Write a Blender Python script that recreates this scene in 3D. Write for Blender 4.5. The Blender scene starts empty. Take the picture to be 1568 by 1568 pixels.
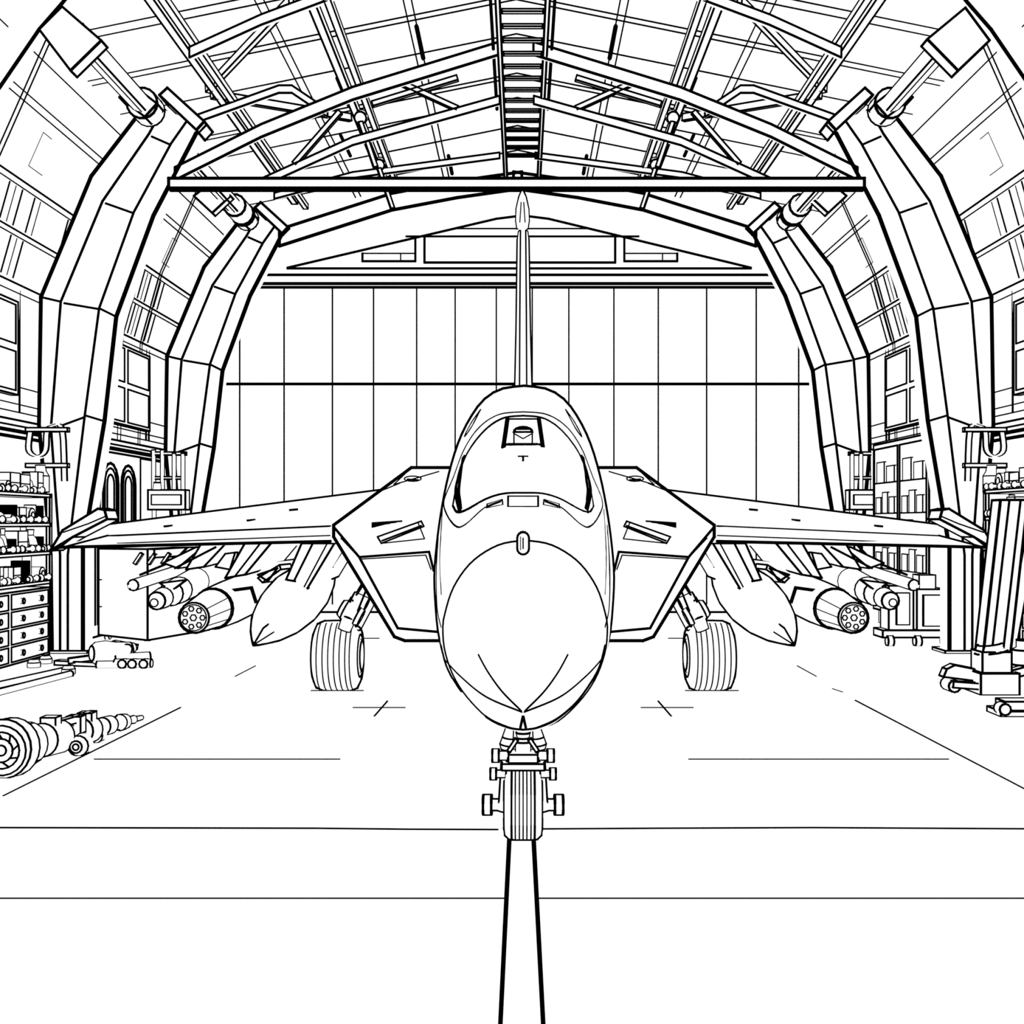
import bpy, math, random
from mathutils import Vector as V
from mathutils.bvhtree import BVHTree
random.seed(4)
F=1740.0; EYE=V((0,0,1.75)); CU,CV=799.0,800.0
LW=1.3                   # drawn line weight
def S(u,v,y):            # surveyed bearing + depth in metres -> world position
    return V(((u-CU)*y/F, y, EYE.z-(v-CV)*y/F))
def FL(u,v):             # a mark on the floor
    y=F*EYE.z/(v-CV); return V(((u-CU)*y/F,y,0.0))
sc=bpy.context.scene
sc.view_settings.view_transform='Standard'
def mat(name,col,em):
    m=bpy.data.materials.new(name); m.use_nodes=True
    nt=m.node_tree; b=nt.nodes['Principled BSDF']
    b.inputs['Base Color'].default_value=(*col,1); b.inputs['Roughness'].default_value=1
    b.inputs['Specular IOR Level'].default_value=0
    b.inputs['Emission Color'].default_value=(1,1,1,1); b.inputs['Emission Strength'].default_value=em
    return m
PAPER=mat('white_glow',(.02,.02,.02),1.0)  # flat white is self-emission over a near-black base, standing in for received light
INK=mat('black_ink',(0,0,0),0.0)
w=bpy.data.worlds.new('sky'); sc.world=w; w.use_nodes=True
w.node_tree.nodes['Background'].inputs[0].default_value=(1,1,1,1)
w.node_tree.nodes['Background'].inputs[1].default_value=1.0

class B:
    def __init__(s): s.v=[];s.f=[];s.m=[]
    def face(s,pts,m=0):
        i=len(s.v); s.v+= [V(p) for p in pts]; s.f.append(tuple(range(i,i+len(pts)))); s.m.append(m)
    def line(s,pts,w=3,closed=False):
        w*=LW if w>2.2 else 1.12
        pts=[V(p) for p in pts]
        if closed: pts=pts+[pts[0]]
        for a,b in zip(pts,pts[1:]):
            d=b-a
            if d.length<1e-6: continue
            d.normalize()
            ra=w*.5*max(a.y,2)/F; rb=w*.5*max(b.y,2)/F
            a2=a-d*ra*.6; b2=b+d*rb*.6
            up=V((0,0,1)) if abs(d.z)<.9 else V((1,0,0))
            x=d.cross(up).normalized(); y=d.cross(x)
            i=len(s.v); n=6
            for k in range(n):
                t=2*math.pi*k/n; o=x*math.cos(t)+y*math.sin(t)
                s.v.append(a2+o*ra); s.v.append(b2+o*rb)
            for k in range(n):
                j=(k+1)%n
                s.f.append((i+2*k,i+2*k+1,i+2*j+1,i+2*j)); s.m.append(1)
            s.f.append(tuple(i+2*k for k in range(n))); s.m.append(1)
            s.f.append(tuple(i+2*k+1 for k in reversed(range(n)))); s.m.append(1)
    def hexa(s,p,w=2.5,m=0):  # p: 8 corners, 0-3 near loop, 4-7 far loop
        for q in ((0,1,2,3),(4,5,6,7),(0,1,5,4),(1,2,6,5),(2,3,7,6),(3,0,4,7)): s.face([p[k] for k in q],m)
        if w:
            for a,b in ((0,1),(1,2),(2,3),(3,0),(4,5),(5,6),(6,7),(7,4),(0,4),(1,5),(2,6),(3,7)): s.line([p[a],p[b]],w)
    def box(s,x0,x1,y0,y1,z0,z1,w=2.5,m=0):
        s.hexa([V((x0,y0,z0)),V((x1,y0,z0)),V((x1,y0,z1)),V((x0,y0,z1)),V((x0,y1,z0)),V((x1,y1,z0)),V((x1,y1,z1)),V((x0,y1,z1))],w,m)
    def beam(s,a,b,wd,ht,w=2.5,up=V((0,0,1))):
        a=V(a);b=V(b); d=(b-a).normalized()
        if abs(d.dot(up))>.95: up=V((0,1,0))
        x=d.cross(up).normalized()*wd/2; y=x.cross(d).normalized()*ht/2
        s.hexa([a-x-y,a+x-y,a+x+y,a-x+y,b-x-y,b+x-y,b+x+y,b-x+y],w)
    def prism(s,pts,dv,w=3):
        pts=[V(p) for p in pts]; q=[p+V(dv) for p in pts]
        s.face(pts); s.face(q[::-1])
        for i in range(len(pts)):
            j=(i+1)%len(pts); s.face([pts[i],pts[j],q[j],q[i]])
            if w: s.line([pts[i],q[i]],w)
        if w: s.line(pts,w,True); s.line(q,w,True)
    def loft(s,rings,w=3,rw=None,cap=(True,True)):
        n=len(rings[0]); m=len(rings); base=len(s.v)
        for r in rings: s.v+=[V(p) for p in r]
        nor=[V((0,0,0)) for _ in range(n*m)]
        P=s.v
        fs=[]
        for i in range(m-1):
            for k in range(n):
                j=(k+1)%n
                q=(i*n+k,i*n+j,(i+1)*n+j,(i+1)*n+k)
                a,b,c,d=[P[base+t] for t in q]
                nn=(c-a).cross(d-b)
                for t in q: nor[t]+=nn
                fs.append(q); s.f.append(tuple(base+t for t in q)); s.m.append(0)
        if cap[0]: s.face(rings[0])
        if cap[1]: s.face(rings[-1][::-1])
        if w:
            g=[nor[t].normalized().dot((P[base+t]-EYE).normalized()) if nor[t].length>0 else 0 for t in range(n*m)]
            for q in fs:
                for tri in ((q[0],q[1],q[2]),(q[0],q[2],q[3])):
                    z=[]
                    for a,b in ((0,1),(1,2),(2,0)):
                        ga,gb=g[tri[a]],g[tri[b]]
                        if (ga>0)!=(gb>0):
                            z.append(P[base+tri[a]].lerp(P[base+tri[b]],ga/(ga-gb)))
                    if len(z)==2: s.line(z,w)
        for i,ww in (rw or {}).items(): s.line(rings[i],ww,True)
    def lathe(s,p0,p1,prof,w=2.5,rw=None,n=18):
        p0=V(p0);p1=V(p1);d=(p1-p0).normalized()
        up=V((0,0,1)) if abs(d.z)<.9 else V((1,0,0))
        x=d.cross(up).normalized();y=d.cross(x)
        rings=[[p0.lerp(p1,t)+(x*math.cos(2*math.pi*k/n)+y*math.sin(2*math.pi*k/n))*max(r,1e-4) for k in range(n)] for t,r in prof]
        s.loft(rings,w,rw)
    def cyl(s,p0,p1,r,w=2.5,n=16): s.lathe(p0,p1,[(0,r),(1,r)],w,{0:w,1:w},n)
    def mirror(s,cx):
        o=B(); o.v=[V((2*cx-p.x,p.y,p.z)) for p in s.v]; o.f=[tuple(reversed(f)) for f in s.f]; o.m=list(s.m); return o
    def add(s,o):
        i=len(s.v); s.v+=o.v; s.f+=[tuple(k+i for k in f) for f in o.f]; s.m+=o.m
    def bvh(s):
        fs=[f for f,m in zip(s.f,s.m) if m==0]
        return BVHTree.FromPolygons([tuple(p) for p in s.v],fs)
    def make(s,name,parent=None):
        me=bpy.data.meshes.new(name); me.from_pydata([tuple(p) for p in s.v],[],s.f)
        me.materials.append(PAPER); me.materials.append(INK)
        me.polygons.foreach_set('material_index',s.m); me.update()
        o=bpy.data.objects.new(name,me); sc.collection.objects.link(o)
        if parent: o.parent=parent
        return o
def empty(n):
    o=bpy.data.objects.new(n,None); sc.collection.objects.link(o); return o
def seg(pts,step=12):
    out=[]
    for a,b in zip(pts,pts[1:]):
        L=math.hypot(b[0]-a[0],b[1]-a[1]); k=max(1,int(L/step))
        for i in range(k): out.append((a[0]+(b[0]-a[0])*i/k,a[1]+(b[1]-a[1])*i/k))
    out.append(pts[-1]); return out
def catmull(p,k=8):
    out=[]
    for i in range(len(p)-1):
        p0=p[max(i-1,0)];p1=p[i];p2=p[i+1];p3=p[min(i+2,len(p)-1)]
        for j in range(k):
            t=j/k
            out.append(tuple(.5*((2*p1[c])+(-p0[c]+p2[c])*t+(2*p0[c]-5*p1[c]+4*p2[c]-p3[c])*t*t+(-p0[c]+3*p1[c]-3*p2[c]+p3[c])*t**3) for c in range(len(p1))))
    out.append(tuple(p[-1])); return out
def resample(p,n):
    L=[0]
    for a,b in zip(p,p[1:]): L.append(L[-1]+math.dist(a,b))
    out=[];j=0
    for i in range(n):
        t=L[-1]*i/(n-1)
        while j<len(L)-2 and L[j+1]<t: j+=1
        q=(t-L[j])/max(L[j+1]-L[j],1e-9); out.append(tuple(p[j][c]+(p[j+1][c]-p[j][c])*q for c in range(len(p[0]))))
    return out
def project(b,tree,uv,w,closed=False):   # lay a painted panel line onto a real surface
    if closed: uv=list(uv)+[uv[0]]
    pts=[]
    for u,v in seg(uv,6):
        d=(S(u,v,10)-EYE).normalized(); h=tree.ray_cast(EYE,d)
        if h[0] is not None: pts.append(h[0])
        else:
            if len(pts)>1: b.line(pts,w)
            pts=[]
    if len(pts)>1: b.line(pts,w)

# =================================================== FLOOR
HC=-.075   # hangar centreline
b=B()
b.face([(-9,-4,0),(9,-4,0),(9,22,0),(-9,22,0)])
def fl(p,w): b.line([FL(u,v) for u,v in p],w)
fl([(-20,1268),(485,1269)],3.3); fl([(485,1269),(625,1270.5),(762,1271)],3.2); fl([(832,1270),(1005,1269),(1245,1268)],3.2); fl([(1245,1268),(1600,1270)],3.2)
fl([(-20,1376),(775,1376)],2.6); fl([(826,1376),(1600,1376)],2.6)
fl([(780,1283),(766,1572)],5.6); fl([(817,1283),(832,1572)],5.6)
fl([(145,1163),(520,1163)],2.4); fl([(1055,1163),(1452,1163)],2.4)
fl([(541,1084),(620,1084)],2.4); fl([(573,1097),(593,1074)],2.4); fl([(982,1084),(1061,1084)],2.4); fl([(1008,1074),(1028,1097)],2.4)
fl([(5,1219),(276,1084)],2.4); fl([(1570,1209),(1310,1073)],2.4)
fl([(360,1036),(391,1020)],2); fl([(1221,1020),(1250,1036)],2); fl([(1275,1055),(1290,1060)],2)
fl([(556,978),(580,978)],2.4); fl([(1024,978),(1048,978)],2.4)
fl([(477,1058),(556,1058)],2.4); fl([(1050,1058),(1130,1058)],2.4)
b.make('floor')

# =================================================== SHELL
YE=21.86
PR=[(-6.6,0),(-6.66,3.1),(-6.62,4.85),(-6.27,6.1),(-5.65,7.5)]
def pp(s):
    i=min(int(s),3); t=s-i; a,c=PR[i],PR[i+1]; return (a[0]+(c[0]-a[0])*t,a[1]+(c[1]-a[1])*t)
def P3(s,y,off=0.0):
    x,z=pp(s); return V((x+off,y,z))
wl=B(); cl=B()
for i in range(4):
    a,c=PR[i],PR[i+1]
    e=22 if i<2 else YE
    (wl if i<2 else cl).face([(a[0],7,a[1]),(c[0],7,c[1]),(c[0],e,c[1]),(a[0],e,a[1])])
for s,wd in ((1.12,2),(1.25,2),(1.0,3),(.93,3),(1.95,2),(2.02,2.6),(2.45,2),(2.5,2.4),(2.9,2),(2.96,2.6),(3.5,2),(3.56,2),(3.85,2)):
    (wl if s<2 else cl).line([P3(s,9),P3(s,YE)],wd)
for y in (17.1,17.25,18.7,18.85,13.5,13.6,19.7,19.8):
    wl.line([P3(s/4,y) for s in range(4,9)],2)
    cl.line([P3(s/4,y) for s in range(8,17)],2.3)
for y0,y1,s0,s1 in ((12.5,13.3,2.53,2.88),(13.7,14.9,2.06,2.43),(12.0,13.2,2.06,2.43),(14.0,14.9,2.53,2.88),(15.8,16.9,2.06,2.44),(15.8,16.9,2.53,2.88),(17.4,18.5,2.06,2.44),(17.4,18.4,2.53,2.88),(19,20.2,2.06,2.44),(19,20.2,2.53,2.88)):
    k=int((y1-y0)/.17)
    for i in range(k+1):
        y=y0+(y1-y0)*i/k
        if i%4!=3: cl.line([P3(s0,y),P3(s1,y)],1.8 if i%2 else 2.6)
for y in (12.8,14.3,16.3,18,19.6):
    cl.line([P3(3.1,y),P3(3.4,y)],1.2); cl.line([P3(3.1,y),P3(3.1,y+.4)],1.2); cl.line([P3(3.4,y),P3(3.4,y+.25)],1.2)
    wl.line([P3(1.3,y+.2),P3(1.8,y+.2)],1.2)
for z,wd in ((2.95,5),(3.02,2.5),(2.86,2.5),(3.2,2)):
    wl.line([(-6.63,9,z),(-6.63,22,z)],wd)
for y in (12.2,12.35,15.0,15.7,15.85,17.2,17.3,20.05,20.2):
    wl.line([(-6.63,y,3.2),(-6.63,y,4.8)],2.4)
wl.make('wall_left'); wl.mirror(HC).make('wall_right')
nwin=0
def window(y0,y1,z0,z1,side,cols):
    global nwin
    q=B(); x=-6.58
    q.box(x-.02,x+.06,y0,y1,z0,z1,2.8)
    for i in range(cols):
        a=y0+(y1-y0)*i/cols+.08; c=y0+(y1-y0)*(i+1)/cols-.08
        for k in range(2):
            za=z0+(z1-z0)*k/2+.05; zc=z0+(z1-z0)*(k+1)/2-.05
            q.line([(x+.07,a,za),(x+.07,c,za),(x+.07,c,zc),(x+.07,a,zc)],2.3,True)
    if side: q=q.mirror(HC)
    nwin+=1; q.make('window_%d'%nwin)
for sd in (0,1):
    window(17.5,19.9,3.35,4.65,sd,2); window(12.6,14.7,3.4,4.6,sd,3)
ce=B(); RZ=8.65
ce.add(cl); ce.add(cl.mirror(HC))
EX=PR[4][0]
for sgn in (-1,1):
    x=EX if sgn<0 else 2*HC-EX
    ce.face([(x,7,7.5),(HC,7,RZ),(HC,YE,RZ),(x,YE,7.5)])
def roofz(x): return RZ-abs(x-HC)*(RZ-7.5)/(HC-EX)
ch=B()
for x in (-1.4,-3.1): 
    ch.line([(x,10,roofz(x)),(x,YE,roofz(x))],2.2); ch.line([(x-.1,10,roofz(x-.1)),(x-.1,YE,roofz(x-.1))],2.2)
for y in (12.3,13.5,13.7,14.8,14.95,16,17.4,17.55,18.4,19.7,21):
    ch.line([(EX,y,7.5),(HC,y,RZ-.02)],2.2)
ch.line([(-1.38,14.9,8.25),(-1.38,15.9,8.25)],5.5); ch.line([(-1.29,20,8.2),(-1.29,21,8.2)],4.5)
ch.line([(-2.6,16,8.0),(-2.6,17,8.0)],4.5); ch.line([(-2.9,18.2,7.95),(-2.9,19.2,7.95)],4.5)
ce.add(ch); ce.add(ch.mirror(HC)); CEIL=ce.make('ceiling')

# =================================================== ARCHED PORTAL FRAMES
AA=[(80,1000),(78,850),(60,650),(63,455),(140,270),(205,185),(235,150)]
AB=[(92,1000),(92,850),(78,655),(93,462),(157,308),(228,205),(250,165)]
AC=[(104,1000),(104,850),(130,636),(152,472),(205,325),(262,220),(290,180)]
AD=[(127,1000),(127,840),(160,645),(178,485),(235,330),(300,205),(315,190)]
def prof(L): return [(S(u,v,15.2).x,max(0,S(u,v,15.2).z)) for u,v in L]
PA,PB,PC,PD=map(prof,(AA,AB,AC,AD))
def frame(y):
    h=B(); dp=.34
    at=lambda L,yy:[V((x,yy,z)) for x,z in L]
    A0,B0,C0,D0=at(PA,y),at(PB,y),at(PC,y),at(PD,y)
    A1,D1=at(PA,y+dp),at(PD,y+dp); B1,C1=at(PB,y+.1),at(PC,y+.1)
    def strip(p,q):
        for i in range(len(p)-1): h.face([p[i],p[i+1],q[i+1],q[i]])
    strip(A0,B0);strip(B0,B1);strip(B1,C1);strip(C1,C0);strip(C0,D0);strip(D0,D1);strip(A0,A1);strip(A1,D1)
    h.line(A0,5);h.line(D0,5);h.line(B0,3);h.line(C0,3.2)
    for i in (2,3,4,5): h.line([B1[i],C1[i]],3)
    h.line([A0[3],B0[3]],3);h.line([C0[3],D0[3]],3);h.line([C0[2],D0[2]],3)
    h.line([A0[0],D0[0]],5)
    def T(u,v,dy=-.1):
        p=S(u,v,15.2); return V((p.x,y+dy,p.z))
    h.prism([T(248,150),T(260,139),T(316,190),T(304,203)],(0,.4,0),3.6)
    h.lathe((-4.98,y-.3,7.25),(-4.98,y+.3,7.25),[(0,.2),(.5,.2),(.5,.17),(1,.17)],3,{0:3.2,1:3,3:3})
    h.prism([T(196,163,-.32),T(214,143,-.32),T(252,172,-.32),T(234,192,-.32)],(0,.25,0),3.2)
    fx0,fx1=PA[0][0]-.05,PD[0][0]+.08
    h.box(fx0,fx1,y-.06,y+.4,0,.04,2.5)
    o=B(); o.add(h); o.add(h.mirror(HC)); return o
def chord(o,y,pts,wd,ht,w=2.6,mir=True):
    q=B()
    for a,c in zip(pts,pts[1:]): q.beam((a[0],y,a[1]),(c[0],y,c[1]),wd,ht,w,up=V((0,0,1)))
    o.add(q)
    if mir: o.add(q.mirror(HC))
def chord2(o,y,pts,ht,w=2.6,dp=.08):
    q=B()
    t0=[V((x,y,z+ht/2)) for x,z in pts]; b0=[V((x,y,z-ht/2)) for x,z in pts]; b1=[p+V((0,dp,0)) for p in b0]; t1=[p+V((0,dp,0)) for p in t0]
    for i in range(len(pts)-1):
        q.face([t0[i],t0[i+1],b0[i+1],b0[i]]); q.face([b0[i],b0[i+1],b1[i+1],b1[i]]); q.face([b1[i],b1[i+1],t1[i+1],t1[i]]); q.face([t0[i],t0[i+1],t1[i+1],t1[i]])
    q.line(t0,w);q.line(b0,w); q.line([t0[0],b0[0]],w); q.line([t0[-1],b0[-1]],w)
    o.add(q); o.add(q.mirror(HC))
fr=frame(15.2)
sv=lambda y,L:[(S(u,v,y).x,S(u,v,y).z) for u,v in L]
chord2(fr,15.2,sv(15.2,[(268,266),(400,200),(540,143),(764,74)]),.17,3.4)
chord2(fr,15.28,sv(15.2,[(300,178),(425,133),(445,133),(500,170)]),.1,2.8)
chord2(fr,15.3,sv(15.2,[(290,92),(520,55),(764,5)]),.1,2.8)
t0,t1=S(262,284,15.2),S(1320,284,15.2)
fr.beam((t0.x,15.15,t0.z),(t1.x,15.15,t0.z),.1,.13,4.2)
fr.make('portal_frame')
rr=frame(20.6)
chord2(rr,20.6,sv(20.6,[(428,364),(600,309),(700,290),(799,276)]),.3,4.2)
rr.make('portal_frame')
t=B()
chord2(t,16.7,sv(16.7,[(395,282),(540,216),(765,153)]),.12,2.8)
for L in (((450,250),(520,170)),((610,124),(700,165)),((570,158),(700,118))):
    chord(t,16.74,sv(16.7,L),.06,.07,2.4)
t.make('roof_truss',CEIL)
t=B()
chord2(t,19.4,sv(19.4,[(420,300),(540,268),(765,238)]),.1,2.6)
t.make('roof_truss',CEIL)
t=B()
chord2(t,13.2,sv(13.2,[(290,80),(400,30),(520,-15)]),.12,2.8); 
t.make('roof_truss',CEIL)
t=B(); Y=12.7
oi=[(-60,215),(0,133),(60,45),(95,5),(135,-45)]; oo=[(-80,140),(-30,85),(0,42),(32,0),(60,-40)]
Pi=[S(u,v,Y) for u,v in oi]; Po=[S(u,v,Y) for u,v in oo]
for i in range(4):
    t.face([Pi[i],Pi[i+1],Po[i+1],Po[i]]); t.face([Pi[i],Pi[i+1],Pi[i+1]+V((0,.15,0)),Pi[i]+V((0,.15,0))])
t.line(Pi,4.2); t.line(Po,3); 
o=B();o.add(t);o.add(t.mirror(HC)); o.make('vault_rib',CEIL)
def purlin(x,z,y0,y1,gap,nodes):
    q=B()
    q.beam((x,y0,z),(x,y1,z),.1,.1,2.8); q.beam((x+gap,y0,z-.1),(x+gap,y1,z-.1),.08,.08,2.4)
    for y in nodes:
        q.lathe((x+gap/2,y-.1,z-.26),(x+gap/2,y+.1,z-.16),[(0,.05),(.3,.08),(1,.09)],2.4,{1:3.4,2:2.4},14)
        q.beam((x+gap/2,y-.05,z-.3),(x+gap/2+.22,y,z-.95),.06,.06,2.4)
    o=B(); o.add(q); o.add(q.mirror(HC)); o.make('purlin_girder',CEIL)
purlin(-2.5,7.95,11.5,20.5,.24,(16.8,19.0))
purlin(-4.1,7.55,11.5,20.5,.2,())
br=B()
for y0,y1,P in ((13.3,15.2,(-2.7,-4.2)),(15.4,17.2,(-4.2,-2.6))):
    a,c=P; br.beam((a,y0,roofz(a)-.25),(c,y1,roofz(c)-.25),.06,.1,2.4)
o=B();o.add(br);o.add(br.mirror(HC));o.make('roof_bracing',CEIL)
for sd in (0,1):
    q=B(); 
    q.lathe((-5.0,12.75,7.25),(-5.0,20.4,7.25),[(0,.12),(1,.12)],3.2,{0:3},14)
    q.line([(-4.93,12.75,7.15),(-4.93,20.3,7.15)],2.8)
    q.line([(-4.98,12.75,7.13),(-4.98,20.3,7.13)],2)
    q.lathe((-4.98,19.7,7.25),(-4.98,20.2,7.25),[(0,.19),(1,.19)],3,{0:3.2,1:3},14)
    if sd: q=q.mirror(HC)
    q.make('eaves_tube',CEIL)
    q=B(); Y=12.5
    if sd: c=[(1420,60),(1467,108),(1515,62),(1478,12)]
    else: c=[(60,45),(95,10),(155,62),(108,108)]
    pts=[S(u,v,Y) for u,v in c]
    q.prism(pts,(0,.18,0),3.4)
    q.make('floodlight',CEIL)
for u,sd in ((325,0),(1268,1)):
    q=B(); c=[(u-28,300),(u+2,278),(u+28,300),(u,326)]
    q.prism([S(a,v,19) for a,v in c],(0,.18,0),3); q.make('floodlight',CEIL)
# ridge ladder
q=B()
for x in (-.29,.31):
    q.beam((x,10.5,8.0),(x,20.5,8.0),.05,.03,2.8)
    k=-1 if x<0 else 1
    q.line([(x+k*.09,12,8.08),(x+k*.09,17.4,8.08)],4)
y=12.6
while y<19.6:
    q.box(-.24,.26,y,y+.06,7.985,8.015,2.3); y+=.42
q.make('ridge_ladder',CEIL)

# =================================================== BACK WALL AND DOOR
Yb=22.0
q=B()
q.face([(-6.7,Yb,0),(6.6,Yb,0),(6.6,Yb,4.9),(6.2,Yb,6.2),(5.5,Yb,7.5),(HC,Yb,RZ),(-5.65,Yb,7.5),(-6.3,Yb,6.1),(-6.7,Yb,4.9)])
def bl(p,w,c=False,y=Yb-.02): q.line([S(u,v,y) for u,v in p],w,c)
bl([(440,410),(760,335),(800,330),(840,335),(1150,410)],3); bl([(440,411),(1150,411)],3)
bl([(622,362),(978,362)],2.6); bl([(700,350),(900,350)],2.2)
bl([(650,362),(650,402),(942,402),(942,362)],3.2)
for a,c,e in ((555,636,590),(1037,956,1002)):
    bl([(a,388),(a,400),(c,400),(c,364)],3); bl([(a,388),(c,388)],2); bl([((a+c)/2+18,388),((a+c)/2+18,400)],2)
q.make('wall_back')
q=B()
q.prism([S(398,434,21.87),S(1200,434,21.87),S(1200,421,21.87),S(398,421,21.87)],(0,.03,0),3.6)
q.make('trim_1')
q=B()
d0,d1=S(310,440,21.95),S(1280,440,21.95)
q.box(d0.x,d1.x,21.93,21.97,0.02,d0.z,3)
def bl2(p,w): q.line([S(u,v,21.92) for u,v in p],w)
for u in (367,435,509,572,638,697,760,815,871,940,1008,1082,1158,1223): bl2([(u,440),(u,925)],2.2)
bl2([(310,588),(1280,588)],3.8); bl2([(400,440),(1195,440)],3.6)
q.make('door_1')

# =================================================== FIGHTER JET
jet=empty('fighter_jet'); JC=.018; JU=801
def ring(half,y,n=41,w=True):
    p=resample(catmull(half),n)
    L=[V((-du*y/F+JC,y,EYE.z-(v-CV)*y/F)) for du,v in p]
    R=[V((2*JC-q.x,q.y,q.z)) for q in L[1:-1]][::-1]
    return L+R
M=[(0,592),(35,597),(62,614),(84,645),(101,682),(115,730),(125,780),(132,830),(136,880),(134,930),(129,975),(118,1010),(100,1045),(70,1080),(35,1098),(0,1103)]
R=[(0,828),(40,835),(80,860),(108,898),(122,940),(125,965),(121,1000),(106,1040),(80,1076),(45,1106),(0,1118)]
C1=[(0,762),(45,768),(88,795),(116,840),(129,895),(131,950),(127,992),(112,1035),(85,1070),(45,1100),(0,1112)]
C2=[(0,628),(35,634),(68,664),(90,705),(106,755),(121,810),(132,870),(133,930),(128,980),(114,1025),(88,1062),(45,1098),(0,1108)]
rR=ring(R,6.2); tip=S(801,1088,4.6)
cen=V((JC,6.2,EYE.z-(962-CV)*6.2/F))
rings=[]
for t in (0.0,.015,.06,.13,.22,.34,.48,.64,.82):
    c=tip.lerp(cen,t); s=t**.75
    rings.append([c+(p-cen)*s for p in rR])
rings.append(rR)
rM=ring(M,8.6)
rings+=[ring(C1,7.0),ring(C2,7.9),rM]
for y,s in ((10.5,.97),(13,.85),(15.5,.62),(17,.42)):
    cc=V((JC,8.6,1.65)); rings.append([V((JC,y,1.65))+ (p-cc)*s for p in rM])
fz=B(); fz.loft(rings,0,{9:4,12:5.6},cap=(False,True))
tree=fz.bvh()
ink=B()
def dec(uv,w,closed=False,mir=True):
    project(ink,tree,uv,w,closed)
    if mir: project(ink,tree,[(2*JU-u,v) for u,v in uv],w,closed)
dec(catmull([(677,990),(686,1022),(702,1050),(724,1078),(752,1101),(780,1113),(801,1116)]),5)
dec(catmull([(801,637),(770,641),(742,660),(716,695),(702,735),(694,775)]),3.4)
dec(catmull([(694,775),(700,784),(714,781),(745,764),(772,756),(801,755)]),3.4)
dec(catmull([(801,631),(765,635),(735,654),(712,687),(695,730),(681,765),(683,785),(697,805),(712,804),(742,778),(768,767)]),2.4)
dec(catmull([(712,700),(703,730),(699,755),(704,781)]),5.5)
dec(catmull([(710,702),(706,730),(703,755),(706,780)]),5)
dec(catmull([(736,628),(722,648),(712,668),(722,655),(736,628)],4),2.6)
dec([(745,778),(746,772),(769,765),(770,773)],2.2,True); dec([(748,776),(766,769)],3.4)
dec([(778,760),(824,760),(824,776),(778,776)],2.4,True,False)
dec([(776,642),(826,642),(832,684),(822,680),(779,680),(769,685)],3,True,False)
dec([(777,642),(771,684)],5.5); 
dec([(776,681),(826,681)],4,False,False)
dec([(801+14*math.cos(t/8*math.pi),662-8*math.sin(t/8*math.pi)) for t in range(9)],3.6,True,False)
dec([(792,657),(810,657)],5,False,False)
dec([(787,664),(801,672),(815,664)],2.2,False,False); dec([(787,660),(787,678)],2,False,True)
dec([(794,699),(808,699)],2.6,False,False); dec([(801,699),(801,706)],2.6,False,False)
dec(catmull([(673,805),(669,870),(670,930),(676,960)]),2.4)
dec(catmull([(678,780),(674,850),(676,910)]),2)
dec(catmull([(733,1003),(748,1030),(770,1060),(799,1089)]),2.6)
dec(catmull([(680,1008),(705,1035),(745,1067),(799,1090)]),2.6)
dec([(801,1096),(797,1114)],3.5)
fz.add(ink)
slot=[(801+9*math.cos(a),824+9*-math.sin(a)) for a in [math.pi*k/8 for k in range(9)]]+[(801+9*math.cos(a),840-9*math.sin(a)) for a in [math.pi+math.pi*k/8 for k in range(9)]]
pr=[S(u,v,5.98) for u,v in slot]; fz.prism(pr,(0,.4,0),3)
fz.line([S(801,824,5.97),S(801,840,5.97)],2.2); fz.line([S(797,822,5.97),S(797,842,5.97)],1.5)
fz.make('fuselage',jet)
# fin
q=B()
def finr(v,y,hw,ch_):
    c=S(801,v,y); k=hw*y/F
    return [V((JC+k*a,y+ch_*b_,c.z)) for a,b_ in ((-.25,0),(-.8,.12),(-1,.35),(-.8,.7),(0,1),(.8,.7),(1,.35),(.8,.12),(.25,0))]
q.loft([finr(640,11.0,16,4.5),finr(592,11.6,14.5,4.2),finr(480,13.2,11,3.2),finr(348,15.2,8.5,2)],3.8,{3:2.6})
for sg in (-1,1):
    q.line([S(801+sg*5.5,590,11.5),S(801+sg*5,480,13.1),S(801+sg*4,350,15.1)],2.2)
q.lathe(S(800,350,14.9),S(800,290,14.9),[(0,.07),(.2,.085),(.5,.08),(.8,.045),(1,.002)],3.2,None,14)
q.line([S(796,340,14.75),S(798,310,14.75)],1.8); q.line([S(804,340,14.75),S(802,310,14.75)],1.8)
q.make('tail_fin',jet)
def both(b_,name):
    b_.make(name+'_port',jet); b_.mirror(JC).make(name+'_starboard',jet)
# intakes
q=B(); Yi=9.6
out=[(690,716),(630,716),(511,804),(511,822),(604,975),(620,981),(690,981)]
q.prism([S(u,v,Yi) for u,v in out],(0.35,3.2,0),0)
q.line([S(u,v,Yi) for u,v in out],4.4)
y=Yi-.02
def il(p,w,c=False): q.line([S(u,v,y) for u,v in p],w,c)
il([(550,853),(657,845),(664,874)],3.3); il([(550,853),(609,962),(675,968)],3.4); il([(554,856),(652,850),(660,872)],2)
il([(512,808),(550,853)],3.4); il([(522,824),(552,856)],2)
il([(578,822),(645,798),(649,806),(584,832)],2.4,True); il([(585,828),(645,805)],2.6)
for k in range(4): il([(570,801+k*2),(615-k*9,798+k*1.5)],2.4)
il([(640,800),(650,825),(584,832)],2)
il([(632+13*math.cos(a*.5),733+4*math.sin(a*.5)) for a in range(13)],2,True); il([(624,734),(640,735)],2.5)
il([(630,716),(603,742),(672,722)],2); il([(575,755),(612,740)],2)
both(q,'air_intake')
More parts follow.
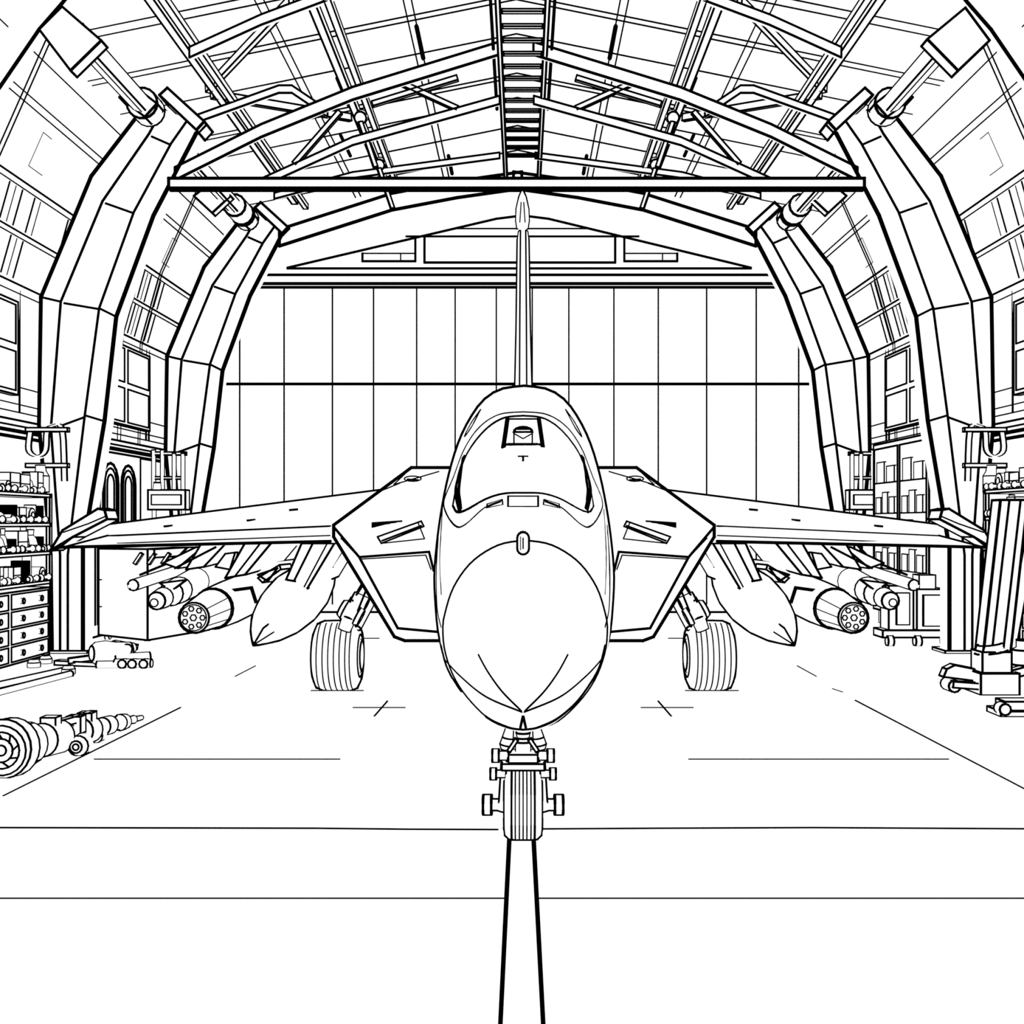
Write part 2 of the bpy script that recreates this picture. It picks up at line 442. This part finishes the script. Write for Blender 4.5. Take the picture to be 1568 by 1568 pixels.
# wing
q=B()
lr,lt=S(505,829,10.6),S(92,838,13.0)
ur,ut=S(590,750,12.4),S(165,804,14.2)
sr,st=S(505,806,10.9),S(165,821,13.3)
tr,tt=V((ur.x,14.5,1.75)),V((ut.x,15.0,1.6))
q.loft([[lr,sr,V((ur.x,ur.y,ur.z)),tr,V((lr.x,12.5,1.5))],[lt,st,ut,tt,V((lt.x,14.2,1.45))]],0)
q.line([lr,lt],4.4); q.line([ur,ut],4.4); q.line([sr,st],3.2)
q.line([S(180,832,12.6),S(505,820,10.5)],2)
for u,v in ((258,806),(450,781),(255,825),(385,797)): q.line([S(u-6,v,12.2 if u>300 else 13),S(u+5,v-1,12.2 if u>300 else 13)],3)
q.face([lr,sr,S(575,755,12.0),S(590,830,11)])
tp=[(77,843),(96,812),(150,779),(160,781),(164,795),(112,822)]
q.prism([S(u,v,12.9) for u,v in tp],(0,.35,0),3.4)
q.line([S(97,815,12.88),S(135,802,12.88),S(163,790,12.88)],2.2); q.line([S(77,843,12.88),S(165,820,12.88)],2.6); 
q.line([S(112,822,12.88),S(92,838,12.88)],2.6)
both(q,'wing')
def teardrop(name,P,secs,w,rw=None,n=20,extra=None):
    q=B(); rings=[]
    for (u,v,r,y) in secs:
        c=S(u,v,y); k=r*y/F
        rings.append([c+V((math.cos(2*math.pi*i/n)*k,0,math.sin(2*math.pi*i/n)*k)) for i in range(n)])
    q.loft(rings,w,rw)
    if extra: extra(q)
    return q
def tx(q):
    q.line([S(389,986,10),S(403,962,10.12),S(412,955,10.25)],2.4); q.line([S(389,987,10),S(408,975,10.1),S(419,968,10.2)],2)
    q.prism([S(432,902,11.2),S(470,902,11.2),S(512,832,11.2),S(462,832,11.2)],(.05,1.6,.05),3)
    q.line([S(444,902,11.18),S(478,834,11.18)],2.8); q.line([S(464,902,11.18),S(500,834,11.18)],2.2)
    q.prism([S(497,868,12),S(508,868,12),S(530,835,12),S(500,835,12)],(0,.6,0),2.8)
    q.line([S(440,888,10.8),S(452,890,10.8)],3); q.line([S(418,935,10.5),S(421,932,10.5)],3)
both(teardrop('t',None,[(389,987,.5,10),(394,980,7,10.1),(403,967,18,10.25),(416,952,30,10.5),(433,935,39,11),(450,919,42,11.5),(467,904,38,12),(483,890,28,12.6),(496,880,16,13.3),(503,874,7,14)],4.6,None,26,tx),'drop_tank')
def px(q):
    y=10.95
    for k in range(7):
        a=k*2*math.pi/7; q.line([S(296+14*math.cos(a)+4*math.cos(t),946+14*math.sin(a)+4*math.sin(t),y) for t in (0,1.05,2.1,3.14,4.2,5.25)],2,True)
    q.line([S(296+5*math.cos(t),946+5*math.sin(t),y) for t in (0,1.05,2.1,3.14,4.2,5.25)],2,True)
    for a in (-.6,0,.6,1.2): q.line([S(296+23*math.cos(a),946+23*math.sin(a),y+.03),S(325+29*math.cos(a),932+29*math.sin(a),11.35)],1.4)
    q.prism([S(345,885,11.8),S(375,880,11.8),S(415,832,11.8),S(375,832,11.8)],(.05,1.5,.05),3)
    q.line([S(360,882,11.78),S(397,834,11.78)],2.4)
    q.line([S(348,905,11.6),S(385,900,11.6),S(392,922,11.6)],4.5); q.line([S(395,880,12),S(425,870,12),S(410,890,12),S(395,880,12)],3)
    q.prism([S(395,885,12),S(428,865,12),S(430,872,12),S(402,892,12)],(.05,.3,0),2.6)
both(teardrop('r',None,[(296,946,20,10.98),(297,946,23,11),(325,932,29,11.4),(326,932,31,11.42),(350,922,32,11.8),(395,902,30,12.4),(430,885,25,13),(455,872,15,14)],3.8,{0:2,1:3,2:2.5,3:3},22,px),'rocket_pod')
def mx(q):
    q.prism([S(285,872,12.3),S(312,868,12.3),S(345,833,12.3),S(308,833,12.3)],(.05,1.2,.05),2.8)
    q.line([S(268,870,12.2),S(330,838,12.2)],3)
    q.lathe(S(201,897,12),S(330,855,14.3),[(0,.04),(.02,.055),(1,.055)],3,{1:3},12)
    q.line([S(215,880,12.2),S(268,858,12.6),S(290,835,12.8)],3)
    q.prism([S(250,862,12.4),S(300,838,12.4),S(310,838,12.4),S(272,870,12.4)],(0,.3,0),2.8)
    q.prism([S(262,905,12.0),S(245,893,12.0),S(285,888,12.0)],(0,.03,0),2.6)
    q.prism([S(330,868,12.6),S(345,848,12.6),S(360,846,12.6),S(352,872,12.6)],(0,.1,0),2.6)
both(teardrop('m',None,[(236,923,6,11.7),(240,920,13,11.75),(250,915,15,11.9),(251,915,12,11.92),(262,909,18,12.1),(275,903,19,12.3),(300,890,20,12.8),(345,868,18,13.4),(385,850,12,14.4)],3,{0:2,1:3,2:2.5,3:2,4:3,5:2.5,6:2},16,mx),'air_missile')
# main gear
q=B(); Yw=11.8; sy=Yw/F
xc=S(515,1006,Yw); zc=.355; hw=34*sy
L=[(-1,.62),(-.98,.75),(-.86,.93),(-.6,1),(-.2,1.01),(.2,1.01),(.6,1),(.86,.93),(.98,.75),(1,.62)]
pw0=V((xc.x-hw,Yw+.1,zc)); pw1=V((xc.x+hw,Yw+.1,zc))
q.lathe(pw0,pw1,[((t+1)/2,.355*r) for t,r in L],5,{9:3,0:3},36)
for t in (-.72,-.45,-.2,.05,.3,.55,.74):
    xx=xc.x+hw*t; rr_=.36*(1.0 if abs(t)<.6 else .975)
    q.line([(xx,Yw+.1-rr_*math.cos(a),zc+rr_*math.sin(a)) for a in [-1.3+.1*k for k in range(27)]],1.8)
q.lathe((xc.x+hw*.9,Yw+.1,zc),(xc.x+hw*1.08,Yw+.1,zc),[(0,.2),(1,.15)],2.6,{1:2.6},16)
q.lathe(S(533,950,Yw),S(585,860,Yw+.5),[(0,.09),(.3,.09),(.3,.065),(1,.065)],3.4,{0:3,1:3,2:3},14)
q.lathe(S(548,962,Yw),S(592,880,Yw+.6),[(0,.03),(1,.03)],2.8,{0:2.6},10)
q.lathe(S(522,930,Yw-.1),S(553,946,Yw-.1),[(0,.075),(.2,.1),(.8,.1),(1,.075)],3.2,{0:2.6,1:2.4,2:2.4,3:2.6},14)
q.lathe(S(540,915,Yw-.1),S(562,925,Yw-.1),[(0,.06),(1,.06)],2.8,{0:2.6,1:2.6},12)
q.lathe(S(535,945,Yw-.12),S(527,965,Yw-.12),[(0,.07),(1,.06)],2.8,{0:3,1:2},12)
q.line([S(556,895,Yw-.1),S(540,920,Yw-.15)],3); q.line([S(560,905,Yw-.1),S(548,935,Yw-.25)],2.8)
both(q,'main_landing_gear')
# nose gear
q=B(); Yn=6.3; sy=Yn/F
xw=S(801,1230,Yn).x; hw=28*sy; zn=.19
L=[(-1,.7),(-.95,.88),(-.75,.98),(-.4,1),(.4,1),(.75,.98),(.95,.88),(1,.7)]
q.lathe((xw-hw,Yn,zn),(xw+hw,Yn,zn),[((t+1)/2,.19*r) for t,r in L],4.6,{0:4,7:4},32)
for t in (-.62,-.42,-.2,.0,.2,.42,.62): q.line([(xw+hw*t,Yn-.193*math.cos(a),zn+.193*math.sin(a)) for a in [-1.3+.15*k for k in range(19)]],2 if abs(t)<.5 else 2.8)
for sg in (-1,1):
    q.lathe((xw+sg*hw,Yn,.185),(xw+sg*61*sy,Yn,.185),[(0,.04),(.35,.028),(.62,.028),(.62,.052),(1,.052)],4,{3:3.6,4:3.6,0:3},16)
    q.beam((xw+sg*33*sy,Yn,.2),(xw+sg*29*sy,Yn,.44),.03,.04,2.8)
    q.lathe(S(801+sg*28,1185,Yn-.05),S(801+sg*50,1185,Yn-.05),[(0,.018),(.6,.018),(.6,.03),(1,.03)],3.2,{2:3,3:3},12)
    q.lathe(S(801+sg*25,1157,Yn-.05),S(801+sg*47,1157,Yn-.05),[(0,.022),(.55,.022),(.55,.034),(1,.034)],3.2,{2:3,3:3},12)
    q.lathe(S(801+sg*20,1112,Yn-.1),S(801+sg*27,1148,Yn-.1),[(0,.018),(.5,.028),(.8,.034),(1,.022)],3,{1:2.4,2:2.4,3:2.4},12)
    q.beam(S(801+sg*22,1150,Yn-.12),S(801+sg*10,1132,Yn-.12),.02,.02,2.6)
q.box(xw-32*sy,xw+32*sy,Yn-.07,Yn+.07,.39,.425,2.6)
q.box(xw-22*sy,xw+22*sy,Yn-.09,Yn+.05,.435,.48,2.6)
q.lathe(S(801,1165,Yn),S(801,1090,Yn),[(0,.04),(.4,.04),(.4,.052),(1,.052)],3,{1:3,2:3})
q.lathe(S(801,1130,Yn-.1),S(801,1114,Yn-.1),[(0,.03),(.5,.036),(1,.03)],2.8,{0:3,1:3,2:3},12)
q.make('nose_landing_gear',jet)

# =================================================== HANGAR CONTENTS
def clutter_row(q,x,y0,y1,z,h,w=2.2,seed=0,depth=.2):
    rnd=random.Random(seed); y=y0
    while y<y1-.06:
        L=rnd.uniform(.11,.3); L=min(L,y1-y); hh=h*rnd.uniform(.55,1)
        k=rnd.random()
        if k<.3:
            q.box(x-depth/2,x+depth/2,y+.01,y+L-.01,z,z+hh,w)
            q.line([(x+depth/2,y+.02,z+hh*.5),(x+depth/2,y+L-.02,z+hh*.5)],w)
        elif k<.5:
            q.cyl((x-.1,y+L/2,z+L*.4),(x+.12,y+L/2,z+L*.4),L*.4,w,12); q.cyl((x+.1,y+L/2,z+L*.4),(x+.13,y+L/2,z+L*.4),L*.2,w,10)
        elif k<.66: q.box(x-depth/2,x+depth/2,y+.02,y+L*.55,z,z+hh*.8,w,1)
        elif k<.8: q.cyl((x,y+L/2,z),(x,y+L/2,z+hh),L*.34,w,12)
        else:
            q.lathe((x,y+L/2,z),(x,y+L/2,z+hh),[(0,L*.3),(.3,L*.4),(.6,L*.3),(.75,L*.15),(1,L*.18)],w,{1:1.8,3:1.8,4:w},12)
        if rnd.random()<.75:
            q.lathe((x+.12,y,z+.04),(x+.16,y+L,z+.05),[(0,.03),(.2,.05),(.3,.02),(.8,.02),(1,.04)],w,{0:2,1:2,4:2},8)
        y+=L
def drawers(x0,x1,y0,y1,z1,side,seed):
    q=B(); q.box(x0,x1,y0,y1,0.02,z1,2.8)
    n=4
    for i in range(n):
        a=.05+(z1-.05)*i/n; c=.05+(z1-.05)*(i+1)/n-.03
        for k in range(2):
            ya=y0+(y1-y0)*k/2+.04; yc=y0+(y1-y0)*(k+1)/2-.04
            q.line([(x1+.005,ya,a),(x1+.005,yc,a),(x1+.005,yc,c),(x1+.005,ya,c)],2.4,True)
            for t in (.25,.75):
                q.lathe((x1,ya+(yc-ya)*t,(a+c)/2),(x1+.04,ya+(yc-ya)*t,(a+c)/2),[(0,.03),(1,.03)],2,{1:2.6},8)
    if side: q=q.mirror(HC)
    q.make('drawer_cabinet')
def shelf(x0,x1,y0,y1,zs,side,seed,name='tool_shelf'):
    q=B()
    for z in zs: q.box(x0,x1,y0,y1,z-.02,z+.02,2.4)
    for y in (y0,y1):
        q.box(x1-.04,x1,y-.03,y+.03,zs[0]-.02,zs[-1]+.02,2.4)
    for i in range(len(zs)):
        h=(zs[i+1]-zs[i])*.9 if i<len(zs)-1 else .3
        clutter_row(q,x1-.16,y0+.05,y1-.05,zs[i]+.02,h,2.1,seed+i)
    if side: q=q.mirror(HC)
    q.make(name)
drawers(-6.53,-6.2,12.6,14.9,.9,0,1)
shelf(-6.53,-6.2,12.6,14.95,[.97,1.35,1.72,2.1],0,5)
shelf(-6.53,-6.22,12.6,14.9,[.97,1.4,1.8,2.15],1,25)
drawers(-6.53,-6.2,12.6,14.9,.9,1,1)
q=B(); q.box(-6.55,-6.45,16.6,19.2,.02,2.85,3)
for yc in (17.0,17.8,18.6):
    for rw_,wd in ((.33,3.4),(.25,2.6),(.15,2.6)):
        zt=2.35
        pts=[(-6.44,yc-rw_,.2)]+[(-6.44,yc-rw_*math.cos(a),zt+rw_*math.sin(a)) for a in [math.pi*k/8 for k in range(9)]]+[(-6.44,yc+rw_,.2)]
        q.line(pts,wd)
q.make('arched_locker')
# storage rack (right)
q=B()
xa=-6.1
q.box(-6.53,xa,16.6,19.2,.3,3.05,2.8)
for k in range(2):
    ya=16.68+k*1.28; yc=ya+1.18
    q.line([(xa+.01,ya,.4),(xa+.01,yc,.4),(xa+.01,yc,2.97),(xa+.01,ya,2.97)],2.6,True)
    for z,n in ((.55,0),(1.0,3),(1.45,2),(1.9,3),(2.4,2)):
        q.line([(xa+.01,ya,z),(xa+.01,yc,z)],2.4)
        for j in range(n):
            yb=ya+.1+j*1.0/n; q.box(xa-.05,xa+.03,yb,yb+.75/n,z,z+(.34 if j%2 else .26),2)
    q.box(xa,xa+.03,yc-.08,yc-.03,1.5,1.8,2)
q=q.mirror(HC); q.make('storage_rack')
q=B(); a=S(155,840,17);c=S(226,840,16.6)
q.prism([(a.x,16.9,.08),(c.x,16.6,.03),(c.x,16.6,1.36),(a.x,16.9,1.36)],(.45,1.6,0),2.8)
for z in (.5,.9): q.line([(a.x,16.88,z),(a.x+.05,16.87,z)],2)
q.beam((c.x+.05,16.6,1.3),(c.x+.6,17.0,1.33),.3,.12,2.6)
for k in range(4): q.beam((c.x-.15+k*.2,16.5,1.15),(c.x-.05+k*.2,16.5,1.3),.06,.04,2.2)
for x,y in ((a.x+.1,17),(c.x-.05,16.75),(c.x+.35,18)): q.cyl((x-.03,y,.05),(x+.03,y,.05),.05,2,10)
q.make('equipment_locker')
q=B(); x0,x1=S(1345,985,16.3).x,S(1450,985,16.3).x
q.box(x0,x1,16.1,16.5,.12,.22,2.6); q.box(x0+.1,x0+.45,16.15,16.5,.22,.85,2.6); q.box(x0+.5,x1-.08,16.15,16.5,.22,.8,2.6); q.box(x0+.2,x0+.38,16.1,16.14,.3,.75,2); q.box(x0+.58,x1-.16,16.1,16.14,.28,.72,2)
for x in (x0+.1,x1-.1,(x0+x1)/2): q.cyl((x-.04,16.1,.07),(x+.04,16.1,.07),.07,2.6,12)
q.box(x0+.55,x1-.2,16.2,16.45,.8,1.0,2.2)
q.make('parts_trolley')
def manifold(x,y,z,side,s=1):
    q=B()
    q.beam((x-.35*s,y,z),(x+.35*s,y,z),.08*s,.06*s,2.3)
    q.beam((x-.3*s,y,z-.5*s),(x+.3*s,y,z-.5*s),.08*s,.05*s,2.3)
    for dx in (-.3,-.12,.12,.3): q.cyl((x+dx*s,y-.03,z+.06 if dx<0 else z),(x+dx*s,y-.03,z-.75*s),.035*s,2.2,10)
    q.box(x-.38*s,x+.38*s,y-.12,y+.1,z-1.15*s,z-.75*s,2.6)
    q.box(x-.3*s,x+.3*s,y-.15,y-.12,z-1.05*s,z-.85*s,2.2)
    q.lathe((x-.2*s,y-.1,z-.75*s),(x-.2*s,y-.1,z-.6*s),[(0,.08*s),(1,.06*s)],2.2,{0:2,1:2.4},12)
    q.cyl((x-.3*s,y,z-1.15*s),(x-.3*s,y,0),.03,2.2,8); q.cyl((x+.3*s,y,z-1.15*s),(x+.3*s,y,0),.03,2.2,8)
    if side: q=q.mirror(HC)
    q.make('pipe_manifold')
manifold(-6.15,19.8,2.95,0,.85); manifold(-6.15,19.8,2.95,1,.85)
def pipes(side):
    q=B(); x=-6.27;y=14.98
    pts=catmull([(x-.2,y,2.95),(x-.22,y,2.7),(x-.1,y,2.62),(x,y,2.7),(x+.02,y,2.95),(x+.1,y,3.02),(x+.22,y,2.97),(x+.25,y,2.3)],4)
    for a,c in zip(pts,pts[1:]): q.cyl(a,c,.035,0,8)
    q.line([(p[0]-.035,p[1]-.02,p[2]) for p in pts],2.3); q.line([(p[0]+.035,p[1]-.02,p[2]) for p in pts],2.3)
    q.beam((x-.25,y-.02,2.97),(x+.3,y-.02,2.97),.06,.05,2.4); q.beam((x-.25,y-.02,2.5),(x+.3,y-.02,2.5),.06,.05,2.3)
    q.lathe((x-.05,y-.05,2.15),(x-.05,y-.05,2.5),[(0,.1),(.6,.1),(.8,.06),(1,.06)],2.3,{0:2,1:2,3:2},12)
    if side:q=q.mirror(HC)
    q.make('wall_pipework')
pipes(0);pipes(1)
# engine starter lying at left
q=B(); a=S(0,1150,7.75);c=S(217,1100,9.9)
a.z=.2;c.z=.05
q.lathe(a,c,[(0,.15),(.02,.2),(.07,.2),(.09,.16),(.16,.15),(.18,.1),(.24,.1),(.25,.12),(.36,.12),(.4,.09),(.43,.05),(.5,.05),(.51,.1),(.58,.1),(.6,.05),(.66,.045),(.67,.07),(.73,.07),(.74,.05),(.8,.05),(.81,.065),(.85,.06),(.86,.03),(.93,.03),(.94,.02),(1,.015)],2.6,{1:2.8,2:2.8,3:2.4,4:2.4,7:2.6,8:2.6,11:2,12:2.6,13:2.6,16:2.4,17:2.4,20:2.2,21:2.2,23:2,25:2.2},22)
for r in (.17,.125,.08,.035): q.line([(a.x+.02+r*math.cos(t*.3),a.y-.03,.2+r*math.sin(t*.3)) for t in range(22)],2.4)
for k in range(9):
    t=k*.7; q.line([(a.x+.02+.08*math.cos(t),a.y-.04,.2+.08*math.sin(t)),(a.x+.02+.125*math.cos(t+.3),a.y-.04,.2+.125*math.sin(t+.3))],2.4)
for u,r,v in ((124,.075,1140),(150,.055,1125)):
    y=F*(EYE.z-r)/(v-CV)*1.0; x=S(u,v,y).x
    q.lathe((x,y-.1,r),(x,y+.05,r),[(0,r*.3),(.01,r*.6),(.3,r),(1,r)],2.6,{0:2.4,1:2.4,2:2.6},14)
d=(c-a)
for t,h in ((.3,.16),(.47,.13),(.55,.14)):
    p=a+d*t; q.box(p.x-.05,p.x+.06,p.y-.05,p.y+.05,p.z,p.z+h,2.4)
q.beam(a+d*.38+V((0,-.05,.1)),a+d*.62+V((0,-.05,.12)),.05,.05,2.4)
q.make('turbine_starter')
q=B()
Y0=13.9
def rel(u,y=Y0): return S(u,0,y).x
q.lathe((rel(150),Y0-.2,.17),(rel(195),Y0+.1,.16),[(0,.09),(.1,.13),(.35,.14),(.6,.12),(1,.11)],2.6,{0:2.6,4:2.4},16)
q.cyl((rel(180),Y0-.1,.08),(rel(225),Y0+.1,.08),.07,2.4); q.cyl((rel(185),Y0-.2,.05),(rel(240),Y0-.2,.05),.05,2.3)
q.cyl((rel(160),Y0-.25,.04),(rel(215),Y0-.2,.04),.04,2.3); q.beam((rel(88),Y0,.04),(rel(175),Y0-.15,.03),.12,.05,2.4)
q.beam((rel(110),Y0-.1,.07),(rel(165),Y0+.05,.12),.08,.06,2.3); q.beam((rel(165),Y0+.2,.25),(rel(200),Y0+.2,.2),.1,.06,2.3)
q.cyl((rel(195),Y0,.2),(rel(195),Y0+.15,.2),.06,2.3)
for u in (200,215,232): q.cyl((rel(u),Y0-.3,.055),(rel(u),Y0-.2,.055),.05,2.4,10)
q.make('parts_pile')
q=B()
for (u0,v0,u1,v1) in ((-40,1062,100,1030),(-40,1075,108,1036)):
    q.cyl(FL(u0,v0)+V((0,0,.03)),FL(u1,v1)+V((0,0,.03)),.03,3.2,10)
for u,v in ((52,1022),(70,1016),(105,1032)):
    p=FL(u,v); q.lathe(p,p+V((0,0,.1)),[(0,.07),(.6,.07),(1,.04)],2.3,{0:2,1:2,2:2},12)
q.make('tow_bar')
q=B(); Y=11.7; sx=lambda u:S(u,0,Y).x
q.box(sx(1490),sx(1548),Y-.2,Y+.2,.0,.22,3); q.box(sx(1496),sx(1540),Y-.14,Y+.14,.22,.43,2.8)
q.lathe((sx(1518),Y,.42),(sx(1516),Y,.5),[(0,.16),(1,.12)],2.8,{0:3,1:2.6},14)
q.prism([(sx(1501),Y-.08,.42),(sx(1542),Y-.08,.42),(sx(1568),Y-.08,1.98),(sx(1527),Y-.08,1.98)],(0,.2,0),3.6)
for k in (12,29): q.line([(sx(1501+k),Y-.1,.45),(sx(1527+k),Y-.1,1.96)],2.8)
q.prism([(sx(1545),Y+.15,.3),(sx(1562),Y+.15,.3),(sx(1600),Y+.15,1.7),(sx(1583),Y+.15,1.7)],(0,.1,0),2.8)
q.prism([(sx(1445),Y,.16),(sx(1492),Y,.12),(sx(1492),Y,.24),(sx(1462),Y,.28),(sx(1450),Y,.24)],(0,.12,0),2.8)
q.cyl((sx(1455),Y-.12,.08),(sx(1455),Y+.1,.08),.06,2.8,12); q.beam((sx(1452),Y-.1,.1),(sx(1492),Y-.1,.08),.08,.06,2.6)
q.beam((sx(1545),Y-.05,.2),(sx(1600),Y-.05,.3),.1,.08,2.8); q.lathe((sx(1560),Y-.1,.3),(sx(1560),Y-.1,.55),[(0,.1),(.6,.1),(.7,.06),(1,.06)],2.8,{0:3,1:3,3:3},14)
q.make('aircraft_jack')
q=B(); p=FL(1560,1098)
q.box(p.x-.16,p.x+.3,p.y,p.y+.3,0,.05,2.8); q.box(p.x-.1,p.x+.3,p.y+.05,p.y+.25,.05,.13,2.8); q.cyl((p.x-.13,p.y-.02,.07),(p.x-.13,p.y+.1,.07),.05,2.8,12)
q.make('wheel_chock')

L=bpy.data.lights.new('hangar_daylight','SUN'); L.energy=.5; L.angle=.5
lo=bpy.data.objects.new('hangar_daylight',L); lo.rotation_euler=(math.radians(60),0,0); sc.collection.objects.link(lo)
cam=bpy.data.cameras.new('camera'); co=bpy.data.objects.new('camera',cam); sc.collection.objects.link(co)
co.location=EYE; co.rotation_euler=(math.pi/2,0,0)
cam.sensor_width=36; cam.lens=36*F/1568; cam.shift_x=-(CU-784)/1568; cam.shift_y=(CV-784)/1568
cam.clip_end=200
sc.camera=co
